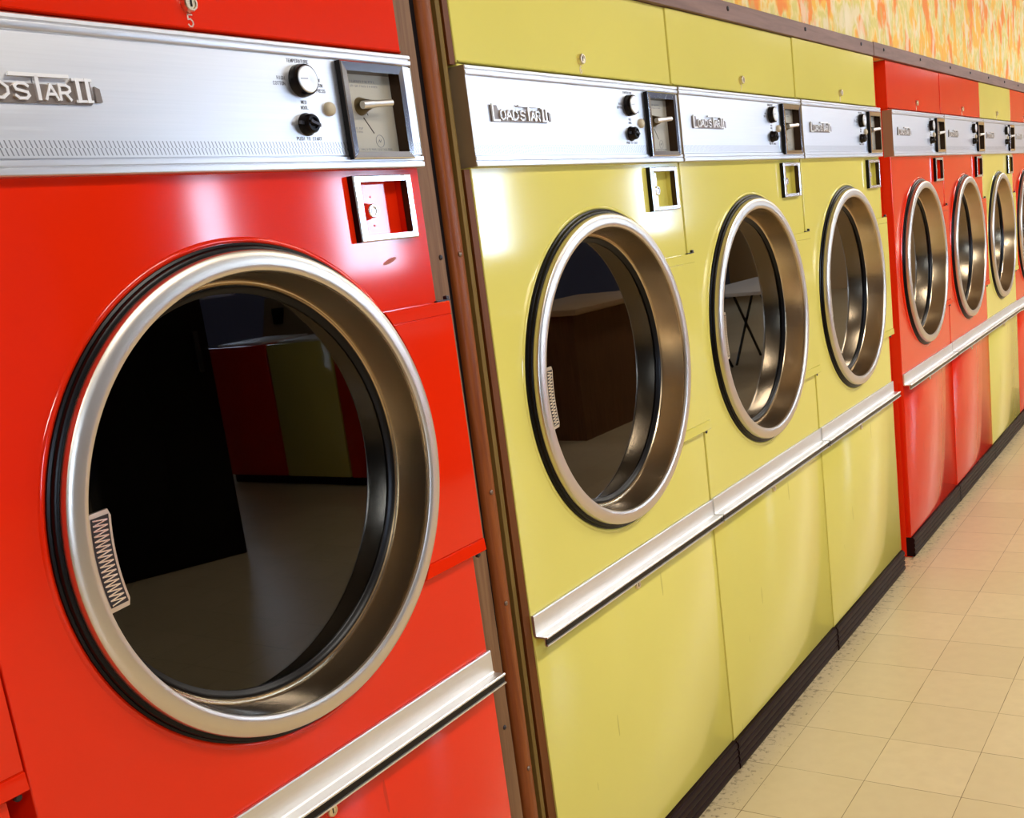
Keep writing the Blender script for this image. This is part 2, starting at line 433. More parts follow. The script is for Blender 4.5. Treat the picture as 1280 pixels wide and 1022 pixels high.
def build_dryer(paint_m):
    root = bpy.data.objects.new('tumble_dryer', None); COL.objects.link(root); root.empty_display_size = 0.1
    # ---- cabinet
    bm = bmesh.new()
    a, b = shell(bm, 0.0, ZSPLIT, top=False)
    sy0, sy1, sz0, sz1 = YC - SQ, YC + SQ, ZC - SQ, ZC + SQ
    front_faces(bm, 0.0, [
        (a, b, ZLOW, sz0), (a, sy0, sz0, sz1), (sy1, b, sz0, sz1), (a, b, sz1, RZ0),
        (a, RY0, RZ0, RZ1), (RY1, b, RZ0, RZ1), (a, b, RZ1, ZSPLIT), (a, b, 0.0, 0.08)], hole=(YC, ZC, HOLE, SQ))
    # pocket for the lock
    xr = -0.012
    quad(bm, [(xr, RY0, RZ0), (xr, RY1, RZ0), (xr, RY1, RZ1), (xr, RY0, RZ1)])
    for p, q in (((RY0, RZ0), (RY1, RZ0)), ((RY1, RZ0), (RY1, RZ1)), ((RY1, RZ1), (RY0, RZ1)), ((RY0, RZ1), (RY0, RZ0))):
        quad(bm, [(0, p[0], p[1]), (0, q[0], q[1]), (xr, q[0], q[1]), (xr, p[0], p[1])])
    weld(bm)
    finish('cabinet', bm, paint_m, root, smooth=40)
    # ---- upper service panel with its lock and number
    bm = bmesh.new()
    a, b = shell(bm, ZSPLIT + 0.0015, ZTOP)
    front_faces(bm, 0.0, [(a, b, ZSPLIT + 0.006, ZTOP)])
    quad(bm, [(0.0, a, ZSPLIT + 0.006), (0.0, b, ZSPLIT + 0.006), (0.0035, b, ZSPLIT + 0.0035), (0.0035, a, ZSPLIT + 0.0035)])
    quad(bm, [(0.0035, a, ZSPLIT + 0.0035), (0.0035, b, ZSPLIT + 0.0035), (0.0, b, ZSPLIT + 0.0015), (0.0, a, ZSPLIT + 0.0015)])
    weld(bm)
    top = finish('service_panel', bm, paint_m, root, smooth=40)
    def lock(name, y, z, r, parent, proud=0.010):
        bm = bmesh.new()
        lathe(bm, [(r * 1.08, 0.0), (r * 1.08, proud * 0.55), (r, proud * 0.9), (r * 0.92, proud), (r * 0.72, proud), (r * 0.66, proud * 0.85), (0, proud * 0.85)], y, z, 32)
        o = finish(name, bm, BRASS, parent, smooth=35, label='nickel lock')
        bm = bmesh.new(); box(bm, proud * 0.8, proud * 0.93, y - r * 0.12, y + r * 0.12, z - r * 0.45, z + r * 0.45)
        finish('keyhole', bm, BLACK, o)
    lock('lock', 0.405, 1.722, 0.0095, top, 0.009)
    # ---- lint door under the pull rail, kick strip
    bm = bmesh.new()
    a, b = 0.0010, 0.7990
    box(bm, -0.02, 0.001, a, b, 0.082, ZLOW, bev=0.0008)
    low = finish('lint_door', bm, paint_m, root, smooth=40)
    lock('lock', 0.400, 0.6435, 0.0085, low, 0.006)
    bm = bmesh.new()
    prof = [(-0.02, 0.002), (0.010, 0.002)]
    for k in range(4):
        z = 0.004 + k * 0.0185
        prof += [(0.0125, z + 0.002), (0.0135, z + 0.008), (0.0125, z + 0.0145), (0.0085, z + 0.0165)]
    prof += [(0.008, 0.080), (-0.02, 0.080)]
    extrude_xz(bm, prof, 0.001, 0.799)
    finish('kick_strip', bm, KICK, root, smooth=30)
    # ---- pull rail
    bm = bmesh.new()
    prof = [(0.0012, 0.7225), (0.0055, 0.7225), (0.0065, 0.7205), (0.0065, 0.6850), (0.0085, 0.6830), (0.0275, 0.6830), (0.0300, 0.6845), (0.0312, 0.6830),
            (0.0312, 0.6805), (0.0270, 0.6800), (0.0270, 0.6690), (0.0312, 0.6685), (0.0312, 0.6660), (0.0245, 0.6660), (0.0245, 0.6800), (0.0050, 0.6800), (0.0030, 0.6820), (0.0012, 0.6850)]
    extrude_xz(bm, prof, 0.0005, 0.8005)
    rail = finish('pull_rail', bm, RAILALU, root, smooth=20, label='aluminium pull rail')
    bm = bmesh.new(); box(bm, 0.0268, 0.0290, 0.0010, 0.8000, 0.6692, 0.6800)
    finish('rail_insert', bm, BLACKP, rail, label='black rail insert')
    # ---- control console
    zt, zb = 1.6865, 1.5225
    ribs_top = [(0.0, 1.6680), (0.0135, 1.6680), (0.0105, 1.6685), (0.0105, 1.6700), (0.0148, 1.6710), (0.0157, 1.6730), (0.0157, 1.6775), (0.0128, 1.6788), (0.0128, 1.6798), (0.0157, 1.6812), (0.0157, 1.6850), (0.0140, zt), (0.0, zt)]
    ribs_bot = [(0.0, zb), (0.0140, zb), (0.0157, 1.5240), (0.0157, 1.5300), (0.0130, 1.5310), (0.0130, 1.5320), (0.0155, 1.5330), (0.0155, 1.5385), (0.0105, 1.5395), (0.0105, 1.5408), (0.0135, 1.5412), (0.0, 1.5412)]
    bm = bmesh.new()
    CY0, CY1 = 0.0012, 0.7988
    extrude_xz(bm, ribs_top, CY0, CY1); extrude_xz(bm, ribs_bot, CY0, CY1)
    OY0, OY1 = 0.645, 0.759
    for y0, y1 in ((CY0, OY0), (OY1, CY1)):
        box(bm, 0.0, 0.0135, y0, y1, 1.5410, 1.6682)
    con = finish('control_console', bm, ALU, root, smooth=25, label='brushed aluminium control console')
    for y0, y1 in ((0.0001, 0.0014), (0.7986, 0.7999)):
        bm = bmesh.new(); box(bm, -0.022, 0.0140, y0, y1, zb + 0.001, zt - 0.0005)
        finish('end_cap', bm, SIDE, con, label='tan console end cap')
    # printing
    xf = 0.0135; x1 = xf + 0.0003
    def legend(*lines):
        bm = bmesh.new()
        for txt, y, z in lines:
            if y is None: y = 0.562 - width(txt, 0.0042) / 2
            write(bm, txt, y, z, 0.0042, xf, x1)
        finish('printed_legend', bm, PRINT, con)
    legend(('TEMPERATURE', None, 1.6615))
    legend(('HIGH', 0.520, 1.6385), ('COTTON', 0.512, 1.6315))
    legend(('LOW', 0.589, 1.6385), ('PERM', 0.589, 1.6315), ('PRESS', 0.589, 1.6245))
    legend(('MED', None, 1.6085), ('WOOL', None, 1.6015))
    legend(('PUSH TO START', None, 1.5610))
    # badge: LOADSTAR II with a long bar over the T
    bm = bmesh.new()
    xa, xb = xf + 0.0015, xf + 0.0052
    zf = 1.6005; h = 0.0150; sw = 0.0030
    for ch, y0, y1, z0, hh in (('L', 0.062, 0.080, zf - 0.002, 0.0265), ('O', 0.084, 0.098, zf, h), ('A', 0.101, 0.118, zf, h), ('D', 0.122, 0.137, zf, h), ('S', 0.145, 0.160, zf, h), ('A', 0.179, 0.193, zf, h), ('R', 0.196, 0.208, zf, h)):
        for st in GLYPH[ch]:
            stroke(bm, [(y0 + a_ * (y1 - y0), z0 + b_ * hh) for a_, b_ in st], sw, xa, xb)
    stroke(bm, [(0.171, zf), (0.171, 1.6245)], 0.0042, xa, xb + 0.0008)
    stroke(bm, [(0.142, 1.6245), (0.208, 1.6245)], 0.0036, xa, xb + 0.0008)
    for y in (0.2185, 0.2300):
        stroke(bm, [(y, zf - 0.001), (y, 1.6220)], 0.0046, xa, xb + 0.0005)
    stroke(bm, [(0.2135, 1.6220), (0.2360, 1.6220)], 0.003, xa, xb); stroke(bm, [(0.2150, zf - 0.001), (0.2345, zf - 0.001)], 0.0026, xa, xb)
    badge = finish('name_badge', bm, BADGE, con, label='raised chrome name badge')
    bm = bmesh.new()
    prism_x(bm, [(0.060, zf - 0.0042), (0.234, zf - 0.0042), (0.238, zf + 0.001), (0.236, 1.6225), (0.214, 1.6235), (0.206, 1.6160), (0.082, 1.6160), (0.078, 1.6240), (0.060, 1.6240)], xf + 0.0002, xf + 0.0022)
    prism_x(bm, [(0.2395, zf - 0.001), (0.2475, zf - 0.001), (0.2465, zf + 0.013), (0.2405, zf + 0.0155)], xf + 0.0002, xf + 0.0035)
    finish('badge_ground', bm, BADGEB, badge)
    # temperature knob
    bm = bmesh.new()
    lathe(bm, [(0.0215, 0.0), (0.0212, 0.006), (0.0200, 0.0125), (0.0192, 0.0138), (0, 0.0138)], 0.562, 1.638, 40)
    kn = finish('temperature_knob', bm, BLACKP, con, smooth=35, loc=(xf, 0, 0), label='black round temperature knob')
    bm = bmesh.new()
    lathe(bm, [(0.0178, 0.0136), (0.0176, 0.0150), (0.0165, 0.0158), (0.004, 0.0158), (0, 0.0150)], 0.562, 1.638, 40)
    cap = finish('knob_cap', bm, CHROME if False else ALU, kn, smooth=35, label='spun aluminium cap')
    bm = bmesh.new(); stroke(bm, [(0.5475, 1.638), (0.5605, 1.6385)], 0.0009, 0.0157, 0.0161)
    # pointer line belongs to the cap
    for v in bm.verts: pass
    finish('pointer_mark', bm, DARKLINE, kn)
    # push button, start knob
    bm = bmesh.new()
    lathe(bm, [(0.0095, 0.0), (0.0095, 0.0035), (0.0085, 0.006), (0.006, 0.0075), (0.003, 0.0083), (0, 0.0086)], 0.608, 1.603, 28)
    finish('push_button', bm, BEIGE, con, smooth=50, loc=(xf, 0, 0), label='beige push button')
    bm = bmesh.new()
    lathe(bm, [(0.0150, 0.0), (0.0150, 0.003), (0.0130, 0.006), (0.0125, 0.013), (0.0105, 0.0155), (0.0075, 0.0155), (0.0065, 0.0130), (0, 0.0130)], 0.560, 1.5815, 32)
    sk = finish('start_knob', bm, BLACKP, con, smooth=35, loc=(xf, 0, 0), label='black start knob')
    bm = bmesh.new()
    stroke(bm, [(0.543, 1.5830), (0.577, 1.5800)], 0.0045, 0.006, 0.0095)
    stroke(bm, [(0.5535, 1.5835), (0.5665, 1.5795)], 0.0035, 0.013, 0.0185)
    finish('knob_wing', bm, CHROME if False else SCREWM, sk)
    # coin slide: frame, plate, turning handle
    F0, F1, G0, G1 = 0.634, 0.769, 1.5345, 1.6685
    bm = bmesh.new()
    xo = 0.0245
    def fr(y0, y1, z0, z1, iy0, iy1, iz0, iz1, x0, x1, xi):
        o = [(y0, z0), (y1, z0), (y1, z1), (y0, z1)]; i = [(iy0, iz0), (iy1, iz0), (iy1, iz1), (iy0, iz1)]
        bv = 0.0016
        o2 = [(y0 + bv, z0 + bv), (y1 - bv, z0 + bv), (y1 - bv, z1 - bv), (y0 + bv, z1 - bv)]
        for k in range(4):
            j = (k + 1) % 4
            quad(bm, [(x0, *o[k]), (x0, *o[j]), (x1 - bv, *o[j]), (x1 - bv, *o[k])], 1)  # outer sides coloured black for the dark reflection on them
            quad(bm, [(x1 - bv, *o[k]), (x1 - bv, *o[j]), (x1, *o2[j]), (x1, *o2[k])])
            quad(bm, [(x1, *o2[k]), (x1, *o2[j]), (x1 - 0.0005, *i[j]), (x1 - 0.0005, *i[k])])
            quad(bm, [(x1 - 0.0005, *i[k]), (x1 - 0.0005, *i[j]), (xi, *i[j]), (xi, *i[k])], 2)  # inner walls darkened in colour for the shade of the recess
    fr(F0, F1, G0, G1, 0.645, 0.757, 1.5445, 1.6550, 0.0134, xo, 0.0032)
    weld(bm)
    cf = finish('coin_slide_frame', bm, [CHROME, BLACK, WELL], con, label='chrome coin slide frame')
    bm = bmesh.new(); box(bm, 0.0015, 0.0040, 0.6445, 0.7575, 1.5440, 1.6555)
    cp = finish('coin_plate', bm, PLATE, cf, label='grey coin plate')
    # the engraved marks on the plate are worn and unreadable: short ticks, the slot, a round stamp
    rnd = random.Random(3); xp = 0.0040
    for rows in (((1.6440, 0.650, 0.722), (1.6375, 0.652, 0.728)), ((1.5785, 0.656, 0.684), (1.5735, 0.661, 0.683)), ((1.5490, 0.662, 0.742),)):
        bm = bmesh.new()
        for (z, y0, y1) in rows:
            y = y0
            while y < y1:
                w_ = rnd.uniform(0.001, 0.0022)
                stroke(bm, [(y, z), (y, z + 0.0026)], 0.0006, xp, xp + 0.0002); stroke(bm, [(y, z + rnd.choice((0.0, 0.0013, 0.0026))), (y + w_ * 0.7, z + rnd.choice((0.0, 0.0013, 0.0026)))], 0.0006, xp, xp + 0.0002)
                y += w_ + rnd.choice((0.0012, 0.0012, 0.003))
        finish('plate_marks', bm, PRINT, cp)
    bm = bmesh.new()
    stroke(bm, [(0.6885, 1.5945), (0.7060, 1.5735)], 0.0016, xp, xp + 0.0003)
    stroke(bm, [(0.6960, 1.6030), (0.6985, 1.5985)], 0.0012, xp, xp + 0.0003)
    finish('coin_slot', bm, DARKLINE, cp)
    bm = bmesh.new()
    for rr in (0.0088,):
        stroke(bm, [(0.7170 + rr * math.cos(2 * PI * k / 28), 1.5620 + rr * math.sin(2 * PI * k / 28)) for k in range(29)], 0.0007, xp, xp + 0.0003)
    stroke(bm, [(0.7135, 1.5605), (0.7155, 1.5640), (0.7175, 1.5605), (0.7200, 1.5640)], 0.0009, xp, xp + 0.0003)
    finish('round_stamp', bm, PRINT, cp)
    bm = bmesh.new()
    lathe(bm, [(0.0130, 0.004), (0.0125, 0.007), (0.0085, 0.016), (0.0070, 0.022), (0.0055, 0.0235), (0, 0.0235)], 0.685, 1.6105, 28)
    hd = finish('coin_handle', bm, BRONZE, con, smooth=40, label='bronze turning handle')
    bm = bmesh.new()
    pts = [Vector((0.0205, 0.671, 1.6095)), Vector((0.0230, 0.690, 1.6110)), Vector((0.0290, 0.726, 1.6130))]
    for i, (p, q) in enumerate(zip(pts, pts[1:])):
        dv = (q - p).normalized(); u = dv.cross(Vector((0, 0, 1))).normalized(); v = u.cross(dv)
        R0, R1 = ((0.0056, 0.0062), (0.0052, 0.0048))[i]
        A = [bm.verts.new(p + (u * math.cos(t) + v * math.sin(t)) * R0) for t in [2 * PI * k / 14 for k in range(14)]]
        B = [bm.verts.new(q + (u * math.cos(t) + v * math.sin(t)) * R1) for t in [2 * PI * k / 14 for k in range(14)]]
        for k in range(14): bm.faces.new((A[k], A[(k + 1) % 14], B[(k + 1) % 14], B[k]))
        bm.faces.new(A[::-1]); bm.faces.new(B)
    finish('handle_bar', bm, RAILALU, hd, smooth=50, label='bright handle bar')
    # ---- framed lock pocket under the console
    bm = bmesh.new()
    fr(0.637, 0.766, 1.4190, 1.5130, RY0, RY1, RZ0, RZ1, 0.0, 0.0120, -0.001)
    weld(bm)
    pf = finish('pocket_frame', bm, [FRAME, BLACK, WELL], root, label='bright pocket frame')
    bm = bmesh.new()
    prism_x(bm, [(0.661, 1.437), (0.699, 1.437), (0.699, 1.490), (0.661, 1.490)], -0.0121, -0.0100)
    for y, z in ((0.667, 1.484), (0.692, 1.484), (0.667, 1.442), (0.692, 1.442)):
        lathe(bm, [(0.0018, -0.0100), (0.0014, -0.0092), (0, -0.0090)], y, z, 12)
    lp = finish('lock_plate', bm, paint_m, pf, smooth=40)
    bm = bmesh.new()
    lathe(bm, [(0.0125, -0.0101), (0.0120, -0.0075), (0.0105, -0.006), (0.0100, 0.003), (0.0088, 0.0045), (0.0070, 0.0045), (0.0064, 0.0020), (0.0040, 0.0020), (0.0036, 0.0040), (0, 0.0040)], 0.679, 1.463, 32)
    finish('tube_lock', bm, FRAME, pf, smooth=35, label='round tube lock')
    # ---- hinge cover right of the door
    bm = bmesh.new()
    def arc(z): return YC + math.sqrt(max(0, 0.3275 ** 2 - (z - ZC) ** 2))
    zs = [0.896 + (1.315 - 0.896) * k / 28 for k in range(29)]
    zs = sorted(set(zs + [0.8985, 0.9168, 0.9176, 0.9186, 0.9194, 1.2930, 1.2936, 1.2946, 1.2954, 1.3135]))
    R_ = 0.8165
    KX = [(0.896, 0.0125), (0.8985, 0.0160), (0.9168, 0.0142), (0.9176, 0.0140), (0.9186, 0.0104), (0.9194, 0.0120), (1.2930, 0.0120), (1.2936, 0.0104), (1.2946, 0.0104), (1.2954, 0.0120), (1.3138, 0.0120), (1.315, 0.0100)]
    def xz(z):
        for (za, xa_), (zb_, xb_) in zip(KX, KX[1:]):
            if za - 1e-9 <= z <= zb_ + 1e-9: return xa_ + (xb_ - xa_) * (z - za) / (zb_ - za)
    fr_l = [bm.verts.new((xz(z), arc(z), z)) for z in zs]; fr_r = [bm.verts.new((xz(z), R_, z)) for z in zs]
    bk_l = [bm.verts.new((0.0008, arc(z), z)) for z in zs]; bk_r = [bm.verts.new((0.0008, R_, z)) for z in zs]
    for k in range(len(zs) - 1):
        bm.faces.new((fr_l[k], fr_r[k], fr_r[k + 1], fr_l[k + 1])); bm.faces.new((fr_r[k], bk_r[k], bk_r[k + 1], fr_r[k + 1]))
        bm.faces.new((bk_r[k], bk_l[k], bk_l[k + 1], bk_r[k + 1])); bm.faces.new((bk_l[k], fr_l[k], fr_l[k + 1], bk_l[k + 1]))
    bm.faces.new((fr_l[0], bk_l[0], bk_r[0], fr_r[0])); bm.faces.new((fr_l[-1], fr_r[-1], bk_r[-1], bk_l[-1]))
    hc = finish('hinge_cover', bm, paint_m, root, smooth=20)
    bm = bmesh.new()
    box(bm, 0.001, 0.007, 0.792, 0.826, 1.3152, 1.3172); box(bm, 0.001, 0.009, 0.814, 0.822, 1.3165, 1.3230, bev=0.0015)
    finish('hinge_pin', bm, SCREWM, hc, label='dark hinge pin')
    bm = bmesh.new()
    lathe(bm, [(0.0045, 0.0), (0.0045, 0.004), (0.003, 0.0055), (0, 0.0055)], 0.809, 0.890, 14)
    finish('hinge_screw', bm, SCREWM, hc, smooth=40)
    # ---- the round door: rubber gasket, steel ring, glass, drum behind
    bm = bmesh.new()
    lathe(bm, [(0.3215, 0.0), (0.3262, 0.0), (0.3272, 0.0015), (0.3268, 0.0040), (0.3240, 0.0052), (0.3228, 0.0048), (0.3220, 0.0056), (0.3232, 0.0066), (0.3222, 0.0100), (0.3200, 0.0112), (0.3150, 0.0112), (0.3150, 0.0)], YC, ZC, 128, closed=True)
    door = bmesh.new()
    lathe(door, [(0.3160, 0.0113), (0.3172, 0.0118), (0.3170, 0.0195), (0.3160, 0.0222), (0.3135, 0.0240), (0.3080, 0.0252), (0.2975, 0.0258), (0.2935, 0.0252), (0.2905, 0.0235), (0.2892, 0.0205), (0.2880, 0.0150), (0.2815, -0.0315), (0.2808, -0.0330), (0.2790, -0.0335), (0.2770, -0.0320), (0.2755, -0.0340), (0.2755, -0.0420), (0.2860, -0.0420), (0.2930, 0.0113)], YC, ZC, 160, closed=True)
    for f in door.faces:
        c_ = f.calc_center_median(); r_ = math.hypot(c_.y - YC, c_.z - ZC)
        f.material_index = 1 if (c_.x < 0.0205 and r_ < 0.2905) else 0
    dr = finish('door', door, [STEEL, CONE], root, smooth=32, label='round steel porthole door')
    finish('gasket', bm, BLACK, dr, smooth=40, label='black rubber gasket')
    bm = bmesh.new()
    lathe(bm, [(0.2754, -0.0345), (0.2735, -0.0335), (0.2700, -0.0375), (0.2670, -0.0385), (0.2655, -0.0400), (0.2655, -0.0415), (0.2754, -0.0415)], YC, ZC, 128, closed=True)
    finish('glass_seal', bm, BLACK, dr, smooth=40, label='black glass seal')
    bm = bmesh.new()
    lathe(bm, [(0.2740, -0.0416), (0, -0.0416)], YC, ZC, 96)
    gp = finish('glass_pane', bm, GLASS, dr, label='dark tinted glass')
    if gp.data.polygons[0].normal.x < 0: gp.data.flip_normals()
    bm = bmesh.new()
    lathe(bm, [(0.3275, 0.0), (0.3285, 0.0016), (0.3305, 0.0024), (0.3330, 0.0016), (0.3350, 0.0)], YC, ZC, 128)
    finish('door_surround', bm, paint_m, root, smooth=60)
    # pull tab with ribs on the hinge-free side of the ring
    def ringpt(z, r): return YC - math.sqrt(r * r - (z - ZC) ** 2)
    bm = bmesh.new()
    z0, z1 = 1.045, 1.160
    n = 14
    cols = []
    for k in range(n + 1):
        z = z0 + (z1 - z0) * k / n
        yl = ringpt(z, 0.2910); yr = ringpt(z, 0.2910) + 0.0335
        if k in (0, n): yr -= 0.004
        cols.append([bm.verts.new((0.0215, yl, z)), bm.verts.new((0.0150, yr, z)), bm.verts.new((0.0110, yr, z)), bm.verts.new((0.0170, yl, z))])
    for A, B in zip(cols, cols[1:]):
        for i in range(4): bm.faces.new((A[i], A[(i + 1) % 4], B[(i + 1) % 4], B[i]))
    bm.faces.new(cols[0]); bm.faces.new(cols[-1][::-1])
    tab = finish('pull_tab', bm, STEEL, dr, smooth=30, label='ribbed pull tab')
    bm = bmesh.new()
    def ribbed(zr0, zr1, cnt):
        for k in range(cnt):
            for sgn in (0, 1):
                za = zr0 + (zr1 - zr0) * (k + 0.5 * sgn) / cnt; zc_ = zr0 + (zr1 - zr0) * (k + 0.5 * (sgn + 1)) / cnt
                ya, yb = (0.006, 0.0275) if sgn == 0 else (0.0275, 0.006)
                def P_(yo, z, lift): 
                    t = yo / 0.0335
                    return Vector((0.0215 + (0.0150 - 0.0215) * t + lift, ringpt(z, 0.2910) + yo, z))
                p, q = P_(ya, za, 0.0009), P_(yb, zc_, 0.0009)
                hw = 0.00075
                vs = [p + Vector((0, 0, hw)), p - Vector((0, 0, hw)), q - Vector((0, 0, hw)), q + Vector((0, 0, hw))]
                lo = [v - Vector((0.0012, 0, 0)) for v in vs]
                a_ = [bm.verts.new(v) for v in vs]; b_ = [bm.verts.new(v) for v in lo]
                bm.faces.new(a_); bm.faces.new(b_[::-1])
                for i in range(4): bm.faces.new((a_[i], a_[(i + 1) % 4], b_[(i + 1) % 4], b_[i]))
    ribbed(1.053, 1.152, 17)
    finish('grip_ribs', bm, FRAME, tab)
    bm = bmesh.new()
    colsb = []
    for k in range(13):
        z = 1.0505 + (1.1545 - 1.0505) * k / 12
        def Q(yo): return (0.0215 + (0.0150 - 0.0215) * yo / 0.0335 + 0.0002, ringpt(z, 0.2910) + yo, z)
        colsb.append((bm.verts.new(Q(0.0035)), bm.verts.new(Q(0.0300))))
    for A, B in zip(colsb, colsb[1:]): bm.faces.new((A[0], A[1], B[1], B[0]))
    finish('grip_ground', bm, SCREWM, tab)
    bm = bmesh.new()
    lathe(bm, [(0.2945, -0.048), (0.285, -0.060), (0.285, -0.60), (0.16, -0.61), (0, -0.61)], YC, ZC, 64)
    finish('drum', bm, DRUM, root, smooth=40)
    return root

GROUP = 'coin tumble dryers along the wall'
red = build_dryer(RED); yel = build_dryer(YEL)
index_children()
OFF = {0: (0.0157, 0.0), 1: (0.0, 0.0), 2: (0.003, 0.0), 3: (0.0061, 0.0), 5: (0.0034, 0.0), 6: (0.0103, 0.0), 7: (0.0058, 0.0)}
YR = -0.1577
dryers = [
    ('r', (0.0157, YR - 2 * W - 0.024, 0), None, 'red dryer at the lower left corner, only the corner of its hinge cover in view'),
    ('r', (0.0157, YR - W, 0), '5', 'big red dryer nearest the camera, numbered 5 above its aluminium console'),
    ('y', (0.0, 0.0, 0), '6', 'yellow dryer standing right beside the brown wooden post'),
    ('y', (0.0030, W, 0), '7', 'middle one of the three yellow dryers next to each other'),
    ('y', (0.0061, 2 * W, 0), '8', 'yellow dryer touching the dark red side of the first far red dryer'),
    ('r', (0.0034, Y5, 0), '9', 'red dryer directly after the three yellow ones, its dark red side showing'),
    ('r', (0.0050, Y5 + W, 0), '10', 'red dryer standing between a red dryer and the single far yellow dryer'),
    ('y', (0.0058, Y5 + 2 * W, 0), '11', 'single yellow dryer standing alone between red dryers'),
    ('r', (0.0058, Y5 + 3 * W, 0), '12', 'farthest red dryer, cut off by the right edge of the photo'),
]
used = {'r': False, 'y': False}
roots = []
for kind, loc, num, label in dryers:
    src = red if kind == 'r' else yel
    if not used[kind]: o = src; used[kind] = True
    else: o = copy_tree(src)
    o.location = loc
    o['label'] = label; o['category'] = 'dryer'; o['group'] = GROUP
    roots.append((o, num))
KIDS.clear(); index_children()
for k, (dxk, dzr) in {3: (-0.005, 0.0025), 4: (-0.009, 0.0045), 6: (-0.005, 0.0025), 7: (-0.004, 0.003)}.items():
    for ch in KIDS[roots[k][0].name]:
        if ch.name.startswith('pull_rail'): ch.location.z += dzr
for o, num in roots:
    if num:
        h = 0.0135; bm = bmesh.new()
        w_ = width(num, h, h * 0.55, h * 0.3)
        write(bm, num, 0.4055 - w_ / 2, 1.6965, h, 0.0002, 0.0008, w=h * 0.55, sp=h * 0.3, sw=0.0016)
        n = finish('painted_number', bm, CREAM, o, label='cream painted number')

# worn spots that two of the dryers carry
bm = bmesh.new()
prism_x(bm, [(0.702 + 0.016 * math.cos(t) , 1.388 + 0.0035 * math.sin(t) + 0.004 * math.cos(t)) for t in [2 * PI * k / 14 for k in range(14)]], 0.0, 0.0002)
finish('scuff_mark', bm, mat('grey_scuff', (0.42, 0.12, 0.09), 0.7), roots[1][0], label='grey scuff mark')
bm = bmesh.new(); stroke(bm, [(0.708, 1.399), (0.722, 1.391), (0.738, 1.402)], 0.0014, 0.0, 0.0002)
finish('scuff_mark', bm, mat('pale_scuff', (0.36, 0.31, 0.16), 0.7), roots[2][0], label='small bent scuff mark')

# ------------------------------------------------------------------ wooden post between the red and the yellow block
def loft(name, secs, m, smooth=30, parent=None):
    """list of (z, [(x, y), ...]) sections joined upward"""
    bm = bmesh.new(); rings = [[bm.verts.new((x, y, z)) for x, y in s] for z, s in secs]
    n = len(rings[0])
    for A, B in zip(rings, rings[1:]):
        for k in range(n): bm.faces.new((A[k], A[(k + 1) % n], B[(k + 1) % n], B[k]))
    bm.faces.new(rings[0][::-1]); bm.faces.new(rings[-1])
    return finish(name, bm, m, parent, smooth=smooth)
def lerp(a, b, z, z0=0.67, z1=1.73): return a + (b - a) * (z - z0) / (z1 - z0)
ZS = (0.0, 0.6, 1.2, 1.857)
def sec_plank(z):
    y1 = lerp(-0.0968, -0.0950, z)
    return [(-0.06, -0.150), (-0.0055, -0.150), (-0.004, -0.148), (-0.004, y1 - 0.002), (-0.006, y1), (-0.06, y1)]
plank = loft('trim_1', [(z, sec_plank(z)) for z in ZS], WPLANK); plank['kind'] = 'structure'
def sec_post(z):
    a = lerp(-0.0815, -0.0712, z); b = lerp(-0.0430, -0.0345, z)
    c = (a + b) / 2; r = (b - a) / 2
    return [(-0.06, a)] + [(-0.013 + 0.0105 * math.sin(PI * k / 8), c - r * math.cos(PI * k / 8)) for k in range(9)] + [(-0.06, b)]
post = loft('trim_2', [(z, sec_post(z)) for z in ZS], WPOST, smooth=50); post['kind'] = 'structure'
def sec_mould(z):
    a = lerp(-0.0350, -0.0265, z); b = lerp(-0.0252, -0.0162, z)
    return [(-0.06, a), (-0.007, a), (-0.004, (a + b) / 2), (-0.006, b), (-0.06, b)]
mould = loft('trim_3', [(z, sec_mould(z)) for z in ZS], WMOULD, smooth=50); mould['kind'] = 'structure'
bm = bmesh.new(); box(bm, -0.075, -0.061, -0.1560, -0.0005, 0, 1.857)
bk = struct('trim_4', bm, DARKLINE)
EDGEM = wood('dark_brown_side_cover', (0.10, 0.026, 0.004), (0.15, 0.045, 0.008))
bm = bmesh.new()
for z0, z1, xf_ in ((0.0, 1.5205, -0.0015), (1.5205, 1.6885, -0.024), (1.6885, 1.857, -0.0015)):
    lo = [bm.verts.new(p) for p in ((-0.055, lerp(-0.0225, -0.0150, z0), z0), (xf_, lerp(-0.0225, -0.0150, z0), z0), (xf_, -0.0006, z0), (-0.055, -0.0006, z0))]
    hi = [bm.verts.new(p) for p in ((-0.055, lerp(-0.0225, -0.0150, z1), z1), (xf_, lerp(-0.0225, -0.0150, z1), z1), (xf_, -0.0006, z1), (-0.055, -0.0006, z1))]
    for k in range(4): bm.faces.new((lo[k], lo[(k + 1) % 4], hi[(k + 1) % 4], hi[k]))
    bm.faces.new(lo[::-1]); bm.faces.new(hi)
struct('trim_5', bm, EDGEM)  # board added over the yellow dryer's side to show it dark brown
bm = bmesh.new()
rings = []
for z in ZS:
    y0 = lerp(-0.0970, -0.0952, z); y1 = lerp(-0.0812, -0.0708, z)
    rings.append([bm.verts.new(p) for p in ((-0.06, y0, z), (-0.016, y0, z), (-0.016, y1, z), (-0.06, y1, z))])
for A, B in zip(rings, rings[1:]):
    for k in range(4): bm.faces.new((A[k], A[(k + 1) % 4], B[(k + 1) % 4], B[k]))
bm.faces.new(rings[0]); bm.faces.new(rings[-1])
struct('trim_9', bm, mat('gap_shade_black', (0.006, 0.003, 0.003), 0.7, spec=0.1))  # added strip, its black stands for the shade between plank and post
def screw(parent, x, y, z, r=0.0045, m=SCREWM):
    bm = bmesh.new()
    lathe(bm, [(r, 0.0), (r * 0.9, r * 0.4), (r * 0.45, r * 0.65), (0, r * 0.55)], 0, 0, 16)
    return finish('screw', bm, m, parent, smooth=50, loc=(x, y, z))
SCRL = mat('worn_screw', (0.22, 0.15, 0.11), 0.35, 0.8)
